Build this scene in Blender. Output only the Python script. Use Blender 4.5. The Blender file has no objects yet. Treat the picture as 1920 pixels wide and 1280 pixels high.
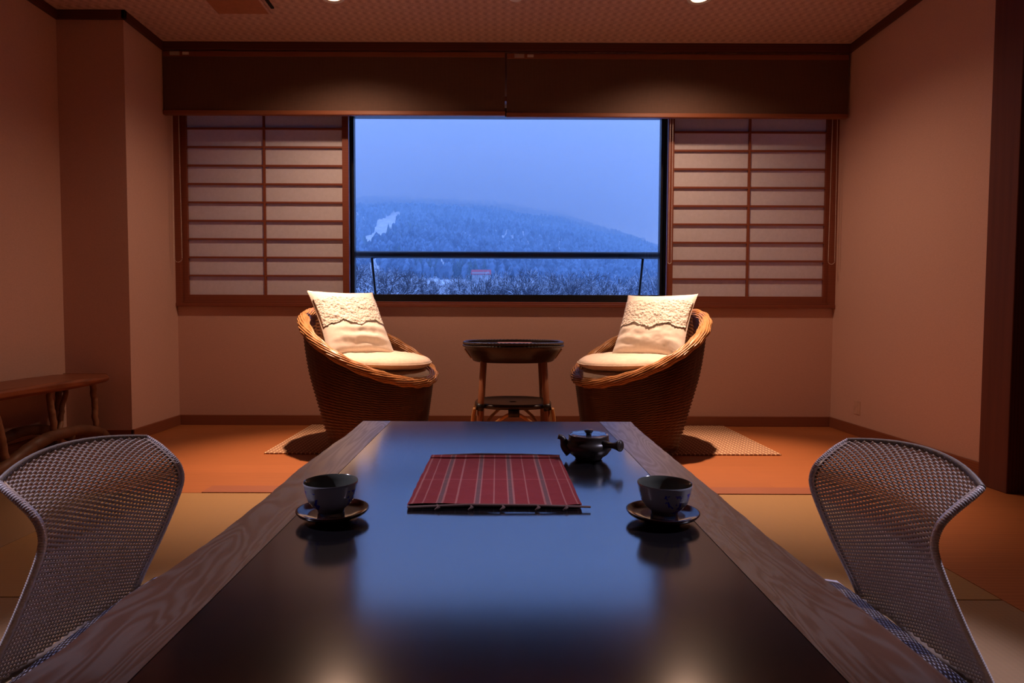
import bpy, math, random
import numpy as np
from mathutils import Vector, Matrix, noise
random.seed(7)
PI = math.pi
scn = bpy.context.scene
col = scn.collection
scn.view_settings.view_transform = 'Standard'
scn.view_settings.look = 'None'
scn.view_settings.gamma = 1
scn.view_settings.exposure = 0.0
scn.view_settings.use_curve_mapping = False
cy = scn.cycles
cy.max_bounces = 8; cy.diffuse_bounces = 4; cy.glossy_bounces = 4; cy.transparent_max_bounces = 16
cy.volume_bounces = 2
cy.sample_clamp_indirect = 4.0
cy.use_denoising = True
cy.use_adaptive_sampling = True; cy.adaptive_threshold = .015

# ------------------------------------------------------------------ helpers
class MB:
    def __init__(s): s.v = []; s.f = []; s.sm = []
    def add(s, V, F, smooth=False):
        b = len(s.v); s.v.extend([tuple(p) for p in V]); s.f.extend([tuple(b + i for i in f) for f in F]); s.sm.extend([smooth] * len(F)); return s
    def box(s, x0, x1, y0, y1, z0, z1):
        V = [(x, y, z) for x in (x0, x1) for y in (y0, y1) for z in (z0, z1)]
        return s.add(V, [(0, 1, 3, 2), (4, 6, 7, 5), (0, 4, 5, 1), (2, 3, 7, 6), (0, 2, 6, 4), (1, 5, 7, 3)])
    def grid(s, nu, nv, fn, cu=False, cv=False, smooth=True, flip=False):
        V = [fn(i / (nu if cu else nu - 1), j / (nv if cv else nv - 1)) for i in range(nu) for j in range(nv)]
        F = []
        for i in range(nu if cu else nu - 1):
            for j in range(nv if cv else nv - 1):
                a, b = i * nv + j, ((i + 1) % nu) * nv + j
                c, d = ((i + 1) % nu) * nv + (j + 1) % nv, i * nv + (j + 1) % nv
                F.append((a, d, c, b) if flip else (a, b, c, d))
        return s.add(V, F, smooth)
    def lathe(s, prof, c=(0, 0, 0), n=48, smooth=True):
        return s.grid(n, len(prof), lambda u, v: (c[0] + prof[round(v * (len(prof) - 1))][0] * math.cos(2 * PI * u), c[1] + prof[round(v * (len(prof) - 1))][0] * math.sin(2 * PI * u), c[2] + prof[round(v * (len(prof) - 1))][1]), cu=True, smooth=smooth)
    def tube(s, pts, r, n=8, closed=False, cap=True, smooth=True, mod=None):
        P = [Vector(p) for p in pts]; N = len(P); V = []; up = None
        for i in range(N):
            a = P[(i - 1) % N] if closed or i > 0 else P[i]
            b = P[(i + 1) % N] if closed or i < N - 1 else P[i]
            t = (b - a).normalized()
            if up is None:
                up = Vector((0, 0, 1)) if abs(t.z) < .9 else Vector((1, 0, 0))
            x = up - t * up.dot(t); x.normalize(); up = x; y = t.cross(x)
            rr = r[i] if isinstance(r, (list, tuple)) else r
            for k in range(n):
                q = rr * (mod(i, k) if mod else 1); w = 2 * PI * k / n
                V.append(P[i] + x * (q * math.cos(w)) + y * (q * math.sin(w)))
        F = []
        for i in range(N if closed else N - 1):
            for k in range(n):
                F.append((i * n + k, i * n + (k + 1) % n, ((i + 1) % N) * n + (k + 1) % n, ((i + 1) % N) * n + k))
        if cap and not closed:
            F.append(tuple(range(n))[::-1]); F.append(tuple((N - 1) * n + k for k in range(n)))
        return s.add(V, F, smooth)
    def xf(s, M, start=0):
        s.v[start:] = [tuple(M @ Vector(p)) for p in s.v[start:]]; return s
    def obj(s, name, mat, parent=None, label=None, cat=None, group=None, kind=None, bevel=0, loc=None):
        me = bpy.data.meshes.new(name); me.from_pydata(s.v, [], s.f); me.update()
        me.polygons.foreach_set('use_smooth', s.sm)
        me.materials.append(mat)
        o = bpy.data.objects.new(name, me); col.objects.link(o)
        if parent: o.parent = parent
        if loc: o.location = loc
        if bevel:
            m = o.modifiers.new('bevel', 'BEVEL'); m.width = bevel; m.segments = 2; m.limit_method = 'ANGLE'
        return tag(o, label, cat, group, kind)
def tag(o, label=None, cat=None, group=None, kind=None):
    for k, v in (('label', label), ('category', cat), ('group', group), ('kind', kind)):
        if v: o[k] = v
    return o
def thing(name, loc, label, cat, group=None, rz=0):
    o = bpy.data.objects.new(name, None); col.objects.link(o); o.location = loc; o.rotation_euler = (0, 0, rz)
    o.empty_display_size = .05
    return tag(o, label, cat, group)
def copy_tree(o, parent=None, label=None):
    c = o.copy(); col.objects.link(c)
    if parent: c.parent = parent
    if label: c['label'] = label
    for ch in list(o.children): copy_tree(ch, c)
    return c
def crv(pts, n):
    """Catmull-Rom through pts."""
    P = [Vector(p) for p in pts]; out = []
    for i in range(n):
        t = i / (n - 1) * (len(P) - 1); k = min(int(t), len(P) - 2); f = t - k
        a, b, c, d = P[max(k - 1, 0)], P[k], P[k + 1], P[min(k + 2, len(P) - 1)]
        out.append(.5 * ((2 * b) + (c - a) * f + (2 * a - 5 * b + 4 * c - d) * f * f + (3 * b - a - 3 * c + d) * f ** 3))
    return out
def lerp(tab, x):
    if x <= tab[0][0]: return tab[0][1]
    for (a, p), (b, q) in zip(tab, tab[1:]):
        if x <= b: return p + (q - p) * (x - a) / (b - a)
    return tab[-1][1]
def fbm(x, y, z=0, o=4): return noise.fractal(Vector((x, y, z)), 1.0, 2.0, o)

# ------------------------------------------------------------------ materials
class NT:
    def __init__(s, name):
        s.m = bpy.data.materials.new(name); s.m.use_nodes = True; s.t = s.m.node_tree; s.n = s.t.nodes; s.l = s.t.links
        s.b = s.n['Principled BSDF']; s.out = s.n['Material Output']
    def node(s, ty, **k):
        o = s.n.new(ty)
        for a, v in k.items(): setattr(o, a, v)
        return o
    def link(s, a, b): s.l.new(a, b)
    def coord(s, scale=(1, 1, 1), kind='Object', rot=(0, 0, 0)):
        c = s.node('ShaderNodeTexCoord'); m = s.node('ShaderNodeMapping'); m.inputs['Scale'].default_value = scale; m.inputs['Rotation'].default_value = rot
        s.link(c.outputs[kind], m.inputs[0]); return m.outputs[0]
    def noise(s, vec, scale=5, detail=4, rough=.5, dist=0):
        o = s.node('ShaderNodeTexNoise'); o.inputs['Scale'].default_value = scale; o.inputs['Detail'].default_value = detail
        o.inputs['Roughness'].default_value = rough; o.inputs['Distortion'].default_value = dist; s.link(vec, o.inputs['Vector']); return o.outputs['Fac']
    def wave(s, vec, scale=5, dist=0, det=2, dscale=1, dirn='X', prof='SIN', bands='BANDS'):
        o = s.node('ShaderNodeTexWave', wave_type=bands, wave_profile=prof); o.bands_direction = dirn
        o.inputs['Scale'].default_value = scale; o.inputs['Distortion'].default_value = dist; o.inputs['Detail'].default_value = det; o.inputs['Detail Scale'].default_value = dscale
        s.link(vec, o.inputs['Vector']); return o.outputs['Fac']
    def ramp(s, fac, stops, interp='LINEAR'):
        o = s.node('ShaderNodeValToRGB'); r = o.color_ramp; r.interpolation = interp
        while len(r.elements) < len(stops): r.elements.new(.5)
        for e, (p, c) in zip(r.elements, stops): e.position = p; e.color = (*c, 1) if len(c) == 3 else c
        s.link(fac, o.inputs[0]); return o.outputs[0]
    def math(s, op, a, b=None, clamp=False):
        o = s.node('ShaderNodeMath', operation=op); o.use_clamp = clamp
        for i, x in enumerate((a, b)):
            if x is None: continue
            if isinstance(x, (int, float)): o.inputs[i].default_value = x
            else: s.link(x, o.inputs[i])
        return o.outputs[0]
    def mix(s, fac, a, b, mode='MIX'):
        o = s.node('ShaderNodeMix', data_type='RGBA', blend_type=mode)
        for i, x in ((0, fac), (6, a), (7, b)):
            if isinstance(x, (int, float)): o.inputs[i].default_value = x
            elif isinstance(x, tuple): o.inputs[i].default_value = (*x, 1)
            else: s.link(x, o.inputs[i])
        return o.outputs[2]
    def sep(s, vec):
        o = s.node('ShaderNodeSeparateXYZ'); s.link(vec, o.inputs[0]); return o.outputs
    def base(s, c=None, rough=None, ior=None, metal=None, spec=None):
        if c is not None:
            if isinstance(c, tuple): s.b.inputs['Base Color'].default_value = (*c, 1)
            else: s.link(c, s.b.inputs['Base Color'])
        if rough is not None:
            if isinstance(rough, (int, float)): s.b.inputs['Roughness'].default_value = rough
            else: s.link(rough, s.b.inputs['Roughness'])
        if ior: s.b.inputs['IOR'].default_value = ior
        if metal is not None: s.b.inputs['Metallic'].default_value = metal
        if spec is not None: s.b.inputs['Specular IOR Level'].default_value = spec
        return s
    def bump(s, h, strength=.3, dist=.002):
        o = s.node('ShaderNodeBump'); o.inputs['Strength'].default_value = strength; o.inputs['Distance'].default_value = dist
        s.link(h, o.inputs['Height']); s.link(o.outputs[0], s.b.inputs['Normal']); return s

def plain(name, c, rough=.6, ior=1.5, var=.12, scale=20, bump=0, bd=.001, metal=0):
    t = NT(name); v = t.coord(); n = t.noise(v, scale, 4)
    t.base(t.ramp(n, [(.3, tuple(x * (1 - var) for x in c)), (.7, tuple(min(1, x * (1 + var)) for x in c))]), rough, ior, metal)
    if bump: t.bump(n, bump, bd)
    return t.m
def wood(name, dark, light, scale=(1, 1, 1), ws=6, rough=.45, ior=1.5, dist=6, bump=.08, dirn='X'):
    t = NT(name); v = t.coord(scale)
    w = t.wave(v, ws, dist, 3, 1.2, dirn); n = t.noise(t.coord(tuple(a * 3 for a in scale)), 14, 6, .7)
    f = t.math('ADD', t.math('MULTIPLY', w, .65), t.math('MULTIPLY', n, .35))
    t.base(t.ramp(f, [(.15, dark), (.85, light)]), rough, ior).bump(f, bump, .001)
    return t.m

M = {}
def mk_wall():
    t = NT('wallpaper'); v = t.coord()
    n = t.noise(v, 260, 3, .6); n2 = t.noise(t.coord((1, 1, 6)), 60, 3, .6)
    f = t.math('ADD', t.math('MULTIPLY', n, .6), t.math('MULTIPLY', n2, .4))
    t.base(t.ramp(f, [(.3, (.58, .37, .295)), (.7, (.70, .45, .365))]), .9).bump(f, .25, .0015); return t.m
M['wall'] = mk_wall()
def mk_ceiling():
    t = NT('woven_ceiling'); c = t.node('ShaderNodeTexCoord')
    s = t.sep(c.outputs['Object']); k = 2 * PI / .05
    b = t.math('SINE', t.math('MULTIPLY', s[1], k * .8)); a = t.math('SINE', t.math('ADD', t.math('MULTIPLY', s[0], k), t.math('MULTIPLY', t.math('SIGN', b), 1.1)))
    w = t.math('MULTIPLY', a, b); n = t.noise(t.coord(), 160, 3, .6)
    f = t.math('ADD', t.math('MULTIPLY', t.math('ADD', t.math('MULTIPLY', w, .25), t.math('MULTIPLY', a, .35)), .5), n)
    t.base(t.ramp(f, [(.15, (.45, .285, .25)), (.8, (.70, .47, .42))]), .85).bump(f, .5, .004); return t.m
M['ceiling'] = mk_ceiling()
M['trim'] = wood('dark_trim_wood', (.085, .024, .014), (.13, .037, .021), (.2, .2, 8), 3, .5, 1.5, 3, .05, 'Z')
M['post'] = wood('dark_post_wood', (.085, .022, .013), (.13, .034, .019), (8, 8, .25), 3, .85, 1.5, 3, .05, 'X')
M['base'] = wood('baseboard_wood', (.22, .07, .034), (.29, .095, .046), (.3, .3, 10), 3, .5, 1.5, 3, .05, 'Z')
M['frame'] = wood('window_frame_wood', (.20, .052, .026), (.27, .075, .038), (.3, .3, 10), 3, .5, 1.5, 3, .05, 'Z')
M['muntin'] = wood('lattice_wood', (.22, .06, .03), (.29, .085, .042), (.3, .3, 10), 3, .5, 1.5, 3, .05, 'Z')
def mk_floor():
    t = NT('plank_floor')
    br = t.node('ShaderNodeTexBrick'); br.offset = .37
    t.link(t.coord((1, 1, 1)), br.inputs['Vector'])
    br.inputs['Scale'].default_value = 1; br.inputs['Brick Width'].default_value = 1.8; br.inputs['Row Height'].default_value = .15
    br.inputs['Mortar Size'].default_value = .0012; br.inputs['Bias'].default_value = 0; br.inputs['Mortar Smooth'].default_value = .1
    br.inputs['Color1'].default_value = (.355, .118, .034, 1); br.inputs['Color2'].default_value = (.39, .13, .038, 1); br.inputs['Mortar'].default_value = (.32, .10, .035, 1)
    w = t.wave(t.coord((.5, 6, 1)), 3, 5, 4, 1.4, 'Y'); n = t.noise(t.coord((1.2, 16, 1)), 6, 6, .7)
    f = t.math('ADD', t.math('MULTIPLY', w, .4), t.math('MULTIPLY', n, .6))
    t.base(t.mix(.8, br.outputs[0], t.ramp(f, [(.2, (.72, .66, .6)), (.8, (1.05, 1.05, 1.05))]), 'MULTIPLY'), .5); return t.m
M['floor'] = mk_floor()
def mk_tatami(name, c, rot):
    t = NT(name); v = t.coord((1, 1, 1), rot=(0, 0, rot))
    w = t.wave(v, 60, .6, 2, 4, 'X'); w2 = t.wave(v, 22, .3, 1, 1, 'Y'); n = t.noise(t.coord((30, 2, 1), rot=(0, 0, rot)), 8, 4, .7)
    f = t.math('ADD', t.math('MULTIPLY', w, .35), t.math('ADD', t.math('MULTIPLY', w2, .15), t.math('MULTIPLY', n, .5)))
    t.base(t.ramp(f, [(.2, tuple(x * .86 for x in c)), (.8, tuple(x * 1.1 for x in c))]), .6).bump(f, .35, .0012); return t.m
M['tat1'] = mk_tatami('rush_mat', (.31, .175, .062), 0)
M['tat2'] = mk_tatami('rush_mat_pale', (.27, .165, .08), PI / 2)  # sheen difference of the turned weave is put into the base colour
M['lacq'] = plain('black_lacquer', (.008, .007, .008), .145, 2.3, .1, 6)
def mk_rail():
    t = NT('table_rail_wood')
    n0 = t.noise(t.coord((7, .8, 1)), 1.7, 3, .5, .5); w = t.math('ADD', t.math('MULTIPLY', t.math('SINE', t.math('MULTIPLY', n0, 120)), .5), .5); n = t.noise(t.coord((60, 3, 1)), 5, 6, .75)
    f = t.math('ADD', t.math('MULTIPLY', w, .6), t.math('MULTIPLY', n, .4))
    t.base(t.ramp(f, [(.05, (.054, .022, .012)), (.3, (.064, .026, .015)), (.9, (.074, .031, .018))]), t.ramp(f, [(.2, (.42, .42, .42)), (.8, (.30, .30, .30))]), 1.9).bump(f, .07, .001); return t.m
M['rail'] = mk_rail()
def mk_wicker(name, c1, c2, rough=.38):
    t = NT(name); n = t.noise(t.coord((1, 1, 1)), 90, 5, .7); n2 = t.noise(t.coord(), 9, 2)
    f = t.math('ADD', t.math('MULTIPLY', n, .7), t.math('MULTIPLY', n2, .3))
    t.base(t.ramp(f, [(.3, c1), (.7, c2)]), rough); return t.m
M['wick'] = mk_wicker('wicker_brown', (.085, .029, .016), (.21, .074, .034))  # same wicker as inside; the outer shell's shade is put into this colour
M['wickin'] = mk_wicker('wicker_inside', (.16, .06, .025), (.36, .14, .055))  # lit copy of the shell wicker, lamp light put into the colour
M['wickrim'] = mk_wicker('wicker_rim', (.34, .15, .055), (.62, .31, .12), .3)
M['cane'] = mk_wicker('grey_brown_cane', (.40, .33, .295), (.56, .47, .42), .28)
M['canedark'] = mk_wicker('dark_cane', (.10, .075, .062), (.20, .155, .13), .5)
M['canewrap'] = mk_wicker('cane_binding', (.60, .54, .53), (.80, .72, .70), .2)  # binding colour lightened to carry the side highlight on the chair rims
M['cush'] = plain('cotton_cream', (.74, .60, .47), .9, 1.4, .08, 60, .3, .001)
M['cush2'] = plain('cotton_seat', (.62, .50, .40), .9, 1.4, .08, 60, .3, .001)
M['pillow'] = plain('pillow_cotton', (.84, .76, .66), .9, 1.4, .04, 80, .25, .001)
def mk_lace():
    t = NT('lace'); v = t.node('ShaderNodeTexVoronoi'); t.link(t.coord(), v.inputs['Vector']); v.inputs['Scale'].default_value = 70
    n = t.noise(t.coord(), 60, 5, .7, 1.5); f = t.math('ADD', v.outputs['Distance'], n)
    t.base(t.ramp(f, [(.4, (.70, .60, .48)), (.9, (.88, .80, .70))]), .9).bump(f, .9, .006); return t.m
M['lace'] = mk_lace()
def mk_paper():
    t = NT('shoji_paper'); n = t.noise(t.coord((1, 1, 1)), 35, 5, .7)
    c = t.ramp(n, [(.3, (.70, .66, .68)), (.7, (.78, .74, .76))])
    d = t.node('ShaderNodeBsdfDiffuse'); tr = t.node('ShaderNodeBsdfTranslucent'); mx = t.node('ShaderNodeMixShader'); mx.inputs[0].default_value = .11
    t.link(c, d.inputs[0]); t.link(c, tr.inputs[0]); t.link(d.outputs[0], mx.inputs[1]); t.link(tr.outputs[0], mx.inputs[2]); t.link(mx.outputs[0], t.out.inputs[0]); return t.m
M['paper'] = mk_paper()
def mk_blind():
    t = NT('woven_shade'); v = t.coord()
    w = t.wave(v, 110, .5, 2, 3, 'Z'); w2 = t.wave(v, 60, 1.2, 3, 3, 'X'); n = t.noise(t.coord((40, 1, 4)), 6, 5, .7); n2 = t.noise(t.coord((2, 1, 60)), 6, 4, .7)
    f = t.math('ADD', t.math('ADD', t.math('MULTIPLY', w, .2), t.math('MULTIPLY', w2, .2)), t.math('ADD', t.math('MULTIPLY', n, .3), t.math('MULTIPLY', n2, .3)))
    t.base(t.ramp(f, [(.25, (.075, .038, .024)), (.75, (.18, .095, .062))]), .7).bump(f, .4, .002); return t.m
M['blind'] = mk_blind()
M['blindrail'] = wood('shade_rail_wood', (.22, .07, .03), (.32, .11, .048), (.3, .3, 12), 3, .45, 1.5, 3, .05, 'Z')
M['chain'] = plain('chain_beads', (.85, .78, .70), .4)
M['tag'] = plain('label_plastic', (.50, .42, .38), .6)
M['alu'] = plain('black_aluminium', (.012, .012, .014), .35, 1.5, .1, 8)
M['aluglint'] = plain('anodised_channel', (.10, .12, .16), .3, 1.5, .1, 8, metal=.7)  # blue daylight glint in the frame grooves, put into the metal colour
M['reveal'] = plain('grey_reveal', (.36, .34, .36), .8)
M['white'] = plain('white_plastic', (.8, .78, .75), .5)
M['plate'] = plain('outlet_plate', (.60, .38, .29), .8)
M['hatch'] = plain('hatch_panel', (.42, .17, .09), .7, 1.5, .08, 30)
M['black'] = plain('black_void', (.01, .01, .01), .9)
M['ext'] = plain('outer_wall', (.35, .35, .36), .9)
def mk_rug():
    t = NT('dashed_rug'); c = t.node('ShaderNodeTexCoord'); s = t.sep(c.outputs['Object'])
    fx = t.math('FRACT', t.math('DIVIDE', s[0], .0225)); fy = t.math('FRACT', t.math('DIVIDE', s[1], .034))
    par = t.math('FRACT', t.math('MULTIPLY', t.math('FLOOR', t.math('DIVIDE', s[0], .0225)), .5))
    fy = t.math('FRACT', t.math('ADD', t.math('DIVIDE', s[1], .034), par))
    m = t.math('MULTIPLY', t.math('LESS_THAN', t.math('ABSOLUTE', t.math('SUBTRACT', fx, .5)), .13), t.math('LESS_THAN', t.math('ABSOLUTE', t.math('SUBTRACT', fy, .5)), .27))
    n = t.noise(t.coord(), 220, 3, .6)
    g = t.ramp(n, [(.3, (.26, .13, .075)), (.7, (.36, .19, .11))])
    t.base(t.mix(m, g, (.85, .62, .36)), .9).bump(t.math('ADD', m, n), .5, .002); return t.m
M['rug'] = mk_rug()
def mk_stripe():
    t = NT('striped_cushion'); c = t.node('ShaderNodeTexCoord'); s = t.sep(c.outputs['Object'])
    f = t.math('FRACT', t.math('DIVIDE', s[1], .084)); m = t.math('GREATER_THAN', f, .5); n = t.noise(t.coord(), 200, 3)
    a = t.ramp(n, [(.3, (.34, .33, .40)), (.7, (.42, .41, .48))]); b = t.ramp(n, [(.3, (.15, .16, .26)), (.7, (.20, .21, .33))])
    t.base(t.mix(m, a, b), .9).bump(n, .3, .001); return t.m
M['stripe'] = mk_stripe()
def mk_runner():
    t = NT('red_striped_cloth'); c = t.node('ShaderNodeTexCoord'); s = t.sep(c.outputs['Object'])
    f = t.math('DIVIDE', t.math('ADD', s[0], .159), .318)
    R = (.22, .005, .010); P = (.34, .11, .10); G = (.14, .055, .058); st = [(0, R)]
    def band(a, w, c): st.extend([(a, c), (a + w, R)])
    for a in (.015, .075, .265, .485, .69, .905, .97): band(a, .009, P)
    for a in (.155, .372, .573, .785): st.extend([(a, P), (a + .009, G), (a + .032, P), (a + .041, R)])
    st.sort(key=lambda q: q[0])
    def rmp(sub): return t.ramp(f, sub, 'CONSTANT')
    half = len(st) // 2
    lo = rmp(st[:half]); hi = rmp([(0, R)] + st[half:])
    cl = t.mix(t.math('GREATER_THAN', f, st[half][0] - .0005), lo, hi)
    fy = t.math('DIVIDE', s[1], .41)
    ln = t.math('LESS_THAN', t.math('ABSOLUTE', t.math('SUBTRACT', fy, .44)), .006)
    ln2 = t.math('LESS_THAN', t.math('ABSOLUTE', t.math('SUBTRACT', fy, .90)), .006)
    w = t.wave(t.coord(), 260, .4, 2, 2, 'Y'); n = t.noise(t.coord((1, 6, 1)), 50, 4, .7)
    h = t.math('ADD', t.math('MULTIPLY', w, .4), n)
    cl = t.mix(t.math('MULTIPLY', t.math('ADD', ln, ln2), .3, True), cl, (.5, .1, .12))
    t.base(t.mix(.7, cl, t.ramp(h, [(.3, (.55, .55, .55)), (.9, (1, 1, 1))]), 'MULTIPLY'), .85).bump(h, .6, .0015); return t.m
M['runner'] = mk_runner()
M['twig'] = plain('twig_rod', (.10, .045, .035), .7)
def mk_cup():
    t = NT('blue_white_porcelain'); v = t.coord((1, 1, .8)); n = t.noise(v, 75, 2, .5, .8); s = t.sep(t.node('ShaderNodeTexCoord').outputs['Object'])
    m = t.ramp(n, [(.50, (0, 0, 0)), (.53, (1, 1, 1))]); band = t.math('LESS_THAN', s[2], .041)
    m2 = t.math('MULTIPLY', t.math('MULTIPLY', m, band), t.math('GREATER_THAN', t.math('ABSOLUTE', s[0]), .022))
    t.base(t.mix(m2, (.27, .27, .30), (.02, .02, .36)), .12); return t.m
M['cup'] = mk_cup()
M['cupin'] = plain('celadon_glaze', (.09, .095, .08), .15, 1.5, .1, 40)
M['saucer'] = plain('red_brown_lacquer', (.014, .003, .0025), .12, 1.24, .1, 10)
M['pot'] = plain('dark_teapot_clay', (.028, .021, .018), .34, 1.5, .25, 30, .1)
M['potlid'] = plain('glazed_lid', (.03, .03, .035), .08, 1.8, .1, 30)
M['tray'] = plain('black_tray_weave', (.035, .02, .016), .3, 1.5, .2, 120, .4, .001)
M['bamboo'] = wood('rattan_pole', (.26, .10, .05), (.42, .17, .08), (1, 1, .3), 3, .35)
M['bamboolt'] = wood('pale_rattan', (.50, .24, .09), (.66, .34, .14), (1, 1, .3), 3, .35)
M['bench'] = wood('bench_slab', (.17, .05, .022), (.28, .09, .04), (4, .6, 4), 3, .4)
M['branch'] = plain('branch_wood', (.24, .11, .055), .6, 1.5, .3, 25, .4, .003)
M['root'] = plain('root_wood', (.15, .065, .035), .5, 1.5, .35, 12, .5, .005)
M['leaflet'] = plain('pink_paper', (.48, .24, .22), .8)
M['binding'] = plain('black_binding', (.012, .01, .01), .4)
t = NT('lamp_glow'); t.b.inputs['Emission Color'].default_value = (1, .72, .45, 1); t.b.inputs['Emission Strength'].default_value = 3.2; M['glow'] = t.m
t = NT('pane_glass'); g = t.node('ShaderNodeBsdfGlossy'); g.inputs['Roughness'].default_value = .0; tr = t.node('ShaderNodeBsdfTransparent'); mx = t.node('ShaderNodeMixShader'); fr = t.node('ShaderNodeFresnel'); fr.inputs[0].default_value = 1.45
t.link(fr.outputs[0], mx.inputs[0]); t.link(tr.outputs[0], mx.inputs[1]); t.link(g.outputs[0], mx.inputs[2]); t.link(mx.outputs[0], t.out.inputs[0]); M['glass'] = t.m

# ------------------------------------------------------------------ camera
cam = bpy.data.cameras.new('camera'); co = bpy.data.objects.new('camera', cam); col.objects.link(co); scn.camera = co
F = Vector((.000984930658, .999099596, -.0424149366)); Rt = Vector((.999993944, -.000842455586, .0033768212)); U = Vector((-.00333805, .04241801, .99909438))
co.matrix_world = Matrix(((Rt.x, U.x, -F.x, 0), (Rt.y, U.y, -F.y, 0), (Rt.z, U.z, -F.z, .70), (0, 0, 0, 1)))
cam.sensor_width = 36; cam.lens = 1153.248 * 36 / 1920; cam.shift_x = (960 - 933.618) / 1920; cam.clip_start = .02; cam.clip_end = 5000

# ------------------------------------------------------------------ room shell
D = 3.888; XL = -2.017; XR = 2.12; XLL = -2.379; YP = 3.379; H = 2.325; YB = -2.6; YT = 2.39; XT = 1.255
S = dict(kind='structure')
MB().box(XLL - .1, XR + .5, YT, D + .1, -.1, 0).box(XT, XR + .5, YB - .1, YT, -.1, 0).box(XLL - .1, XT, YB - .1, .6, -.1, 0).box(XLL - .1, XT, .6, YT, -.1, -.05).obj('floor', M['floor'], **S)
MB().box(XLL - .1, XR + .5, YB - .1, 3.9, H, H + .1).obj('ceiling', M['ceiling'], **S)
MB().box(XLL - .1, XLL, YB, YP, 0, H).obj('wall_left', M['wall'], **S)
MB().box(XLL - .1, XL, YP, D + .3, 0, H).obj('wall_pillar', M['wall'], **S)
MB().box(XR, XR + .1, 2.555, D + .3, 0, H).box(XR + .03, XR + .13, YB, 2.41, 0, H).box(XR, XR + .03, YB, 2.41, 2.0, H).obj('wall_right', M['wall'], **S)
MB().box(XL - .2, XR + .2, D, D + .3, -.1, .75).box(XL - .2, XR + .2, D, D + .3, 2.06, H + .1).obj('wall_back', M['wall'], **S)
MB().box(XLL - .1, XR + .5, YB - .1, YB, 0, H).obj('wall_front', M['wall'], **S)
ZB = .0636; bt = .012
MB().box(XL, XR, D - bt, D, 0, ZB).obj('baseboard_back', M['base'], bevel=.002, **S)
MB().box(XR - bt, XR, 2.56, D - bt, 0, ZB).obj('baseboard_right', M['base'], bevel=.002, **S)
MB().box(XL, XL + bt, YP - bt, D - bt, 0, ZB).box(XLL + bt, XL + bt, YP - bt, YP, 0, ZB).box(XLL, XLL + bt, YB, YP, 0, ZB).obj('baseboard_left', M['base'], bevel=.002, **S)
CZ = H - .046
MB().box(XL, XR, 3.738, 3.765, CZ, H).obj('trim_1', M['trim'], bevel=.002, **S)
MB().box(XR - .02, XR, YB, 3.738, CZ, H).obj('trim_2', M['trim'], bevel=.002, **S)
MB().box(XL, XL + .02, YP - .02, 3.738, CZ, H).box(XLL + .02, XL + .02, YP - .02, YP, CZ, H).box(XLL, XLL + .02, YB, YP, CZ, H).obj('trim_3', M['trim'], bevel=.002, **S)
MB().box(2.02, 2.26, 2.41, 2.555, 0, H).obj('trim_4', M['post'], bevel=.003, **S)
MB().box(2.105, 2.14, YB, 2.41, .0, 2.0).obj('door_1', M['post'], **S)
MB().box(-1.16, 1.45, 2.39, 2.48, 0, .003).obj('trim_5', M['base'], **S)

# rush mats
lab = [['far left square rush mat between bench and blue-striped seat', 'amber rush mat left of the low table, touching the wooden floor', 'square rush mat hidden under the far end of the table', 'amber rush mat right of the low table, touching the wooden floor'],
       ['outer left square rush mat beside the wall, nearest row', 'rush mat under the left wicker floor chair', 'square rush mat under the middle of the table', 'rush mat under the right wicker floor chair']]
xs = [XLL, -1.49, -.575, .34, XT]
for r, (y0, y1) in enumerate(((1.495, 2.39), (.6, 1.495))):
    for c in range(4):
        g = .0015; x0, x1 = xs[c], xs[c + 1]
        MB().box(-(x1 - x0) / 2 + g, (x1 - x0) / 2 - g, -(y1 - y0) / 2 + g, (y1 - y0) / 2 - g, -.05, 0).obj('tatami_mat', M['tat1'] if (r + c) % 2 else M['tat2'], None, lab[r][c], 'mat', 'square tatami mats', bevel=.002, loc=((x0 + x1) / 2, (y0 + y1) / 2, 0))

# window: timber frame, sill, grey reveal, black aluminium sash, glass
w = MB().box(XL, XL + .032, 3.868, 3.935, .75, 2.06).box(XR - .034, XR, 3.868, 3.935, .75, 2.06).obj('window_1', M['frame'], **S)
MB().box(XL, XR, 3.862, 4.0, .75, .772).box(XL + .032, XR - .034, 3.888, 3.93, .772, .785).box(XL + .032, XR - .034, 3.885, 3.935, 2.03, 2.06).obj('window_sill', M['frame'], w, bevel=.002)
MB().box(-.99, -.975, 3.935, 4.06, .772, 2.03).box(1.10, 1.112, 3.935, 4.06, .772, 2.03).obj('window_reveal', M['reveal'], w)
a = MB().box(-.975, -.962, 4.04, 4.10, .772, 2.03).box(-.952, -.938, 4.05, 4.10, .772, 2.03).box(1.087, 1.10, 4.04, 4.10, .772, 2.03).box(1.063, 1.077, 4.05, 4.10, .772, 2.03)
a.box(-.975, 1.10, 4.04, 4.10, .762, .836).box(-.975, 1.10, 4.04, 4.10, 1.985, 2.05).obj('window_frame', M['alu'], w, bevel=.0015)
MB().box(-.964, -.950, 4.062, 4.09, .83, 2.0).box(1.075, 1.089, 4.062, 4.09, .83, 2.0).obj('window_channel', M['aluglint'], w)
MB().box(-.94, 1.065, 4.083, 4.087, .83, 1.99).obj('window_glass', M['glass'], w)
MB().box(XL - .2, -.975, 4.0, 4.12, .7, .78).box(1.10, XR + .2, 4.0, 4.12, .7, .78).box(XL - .2, XR + .2, 3.95, 4.12, 2.04, 2.4).obj('wall_outer', M['ext'], **S)
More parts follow.
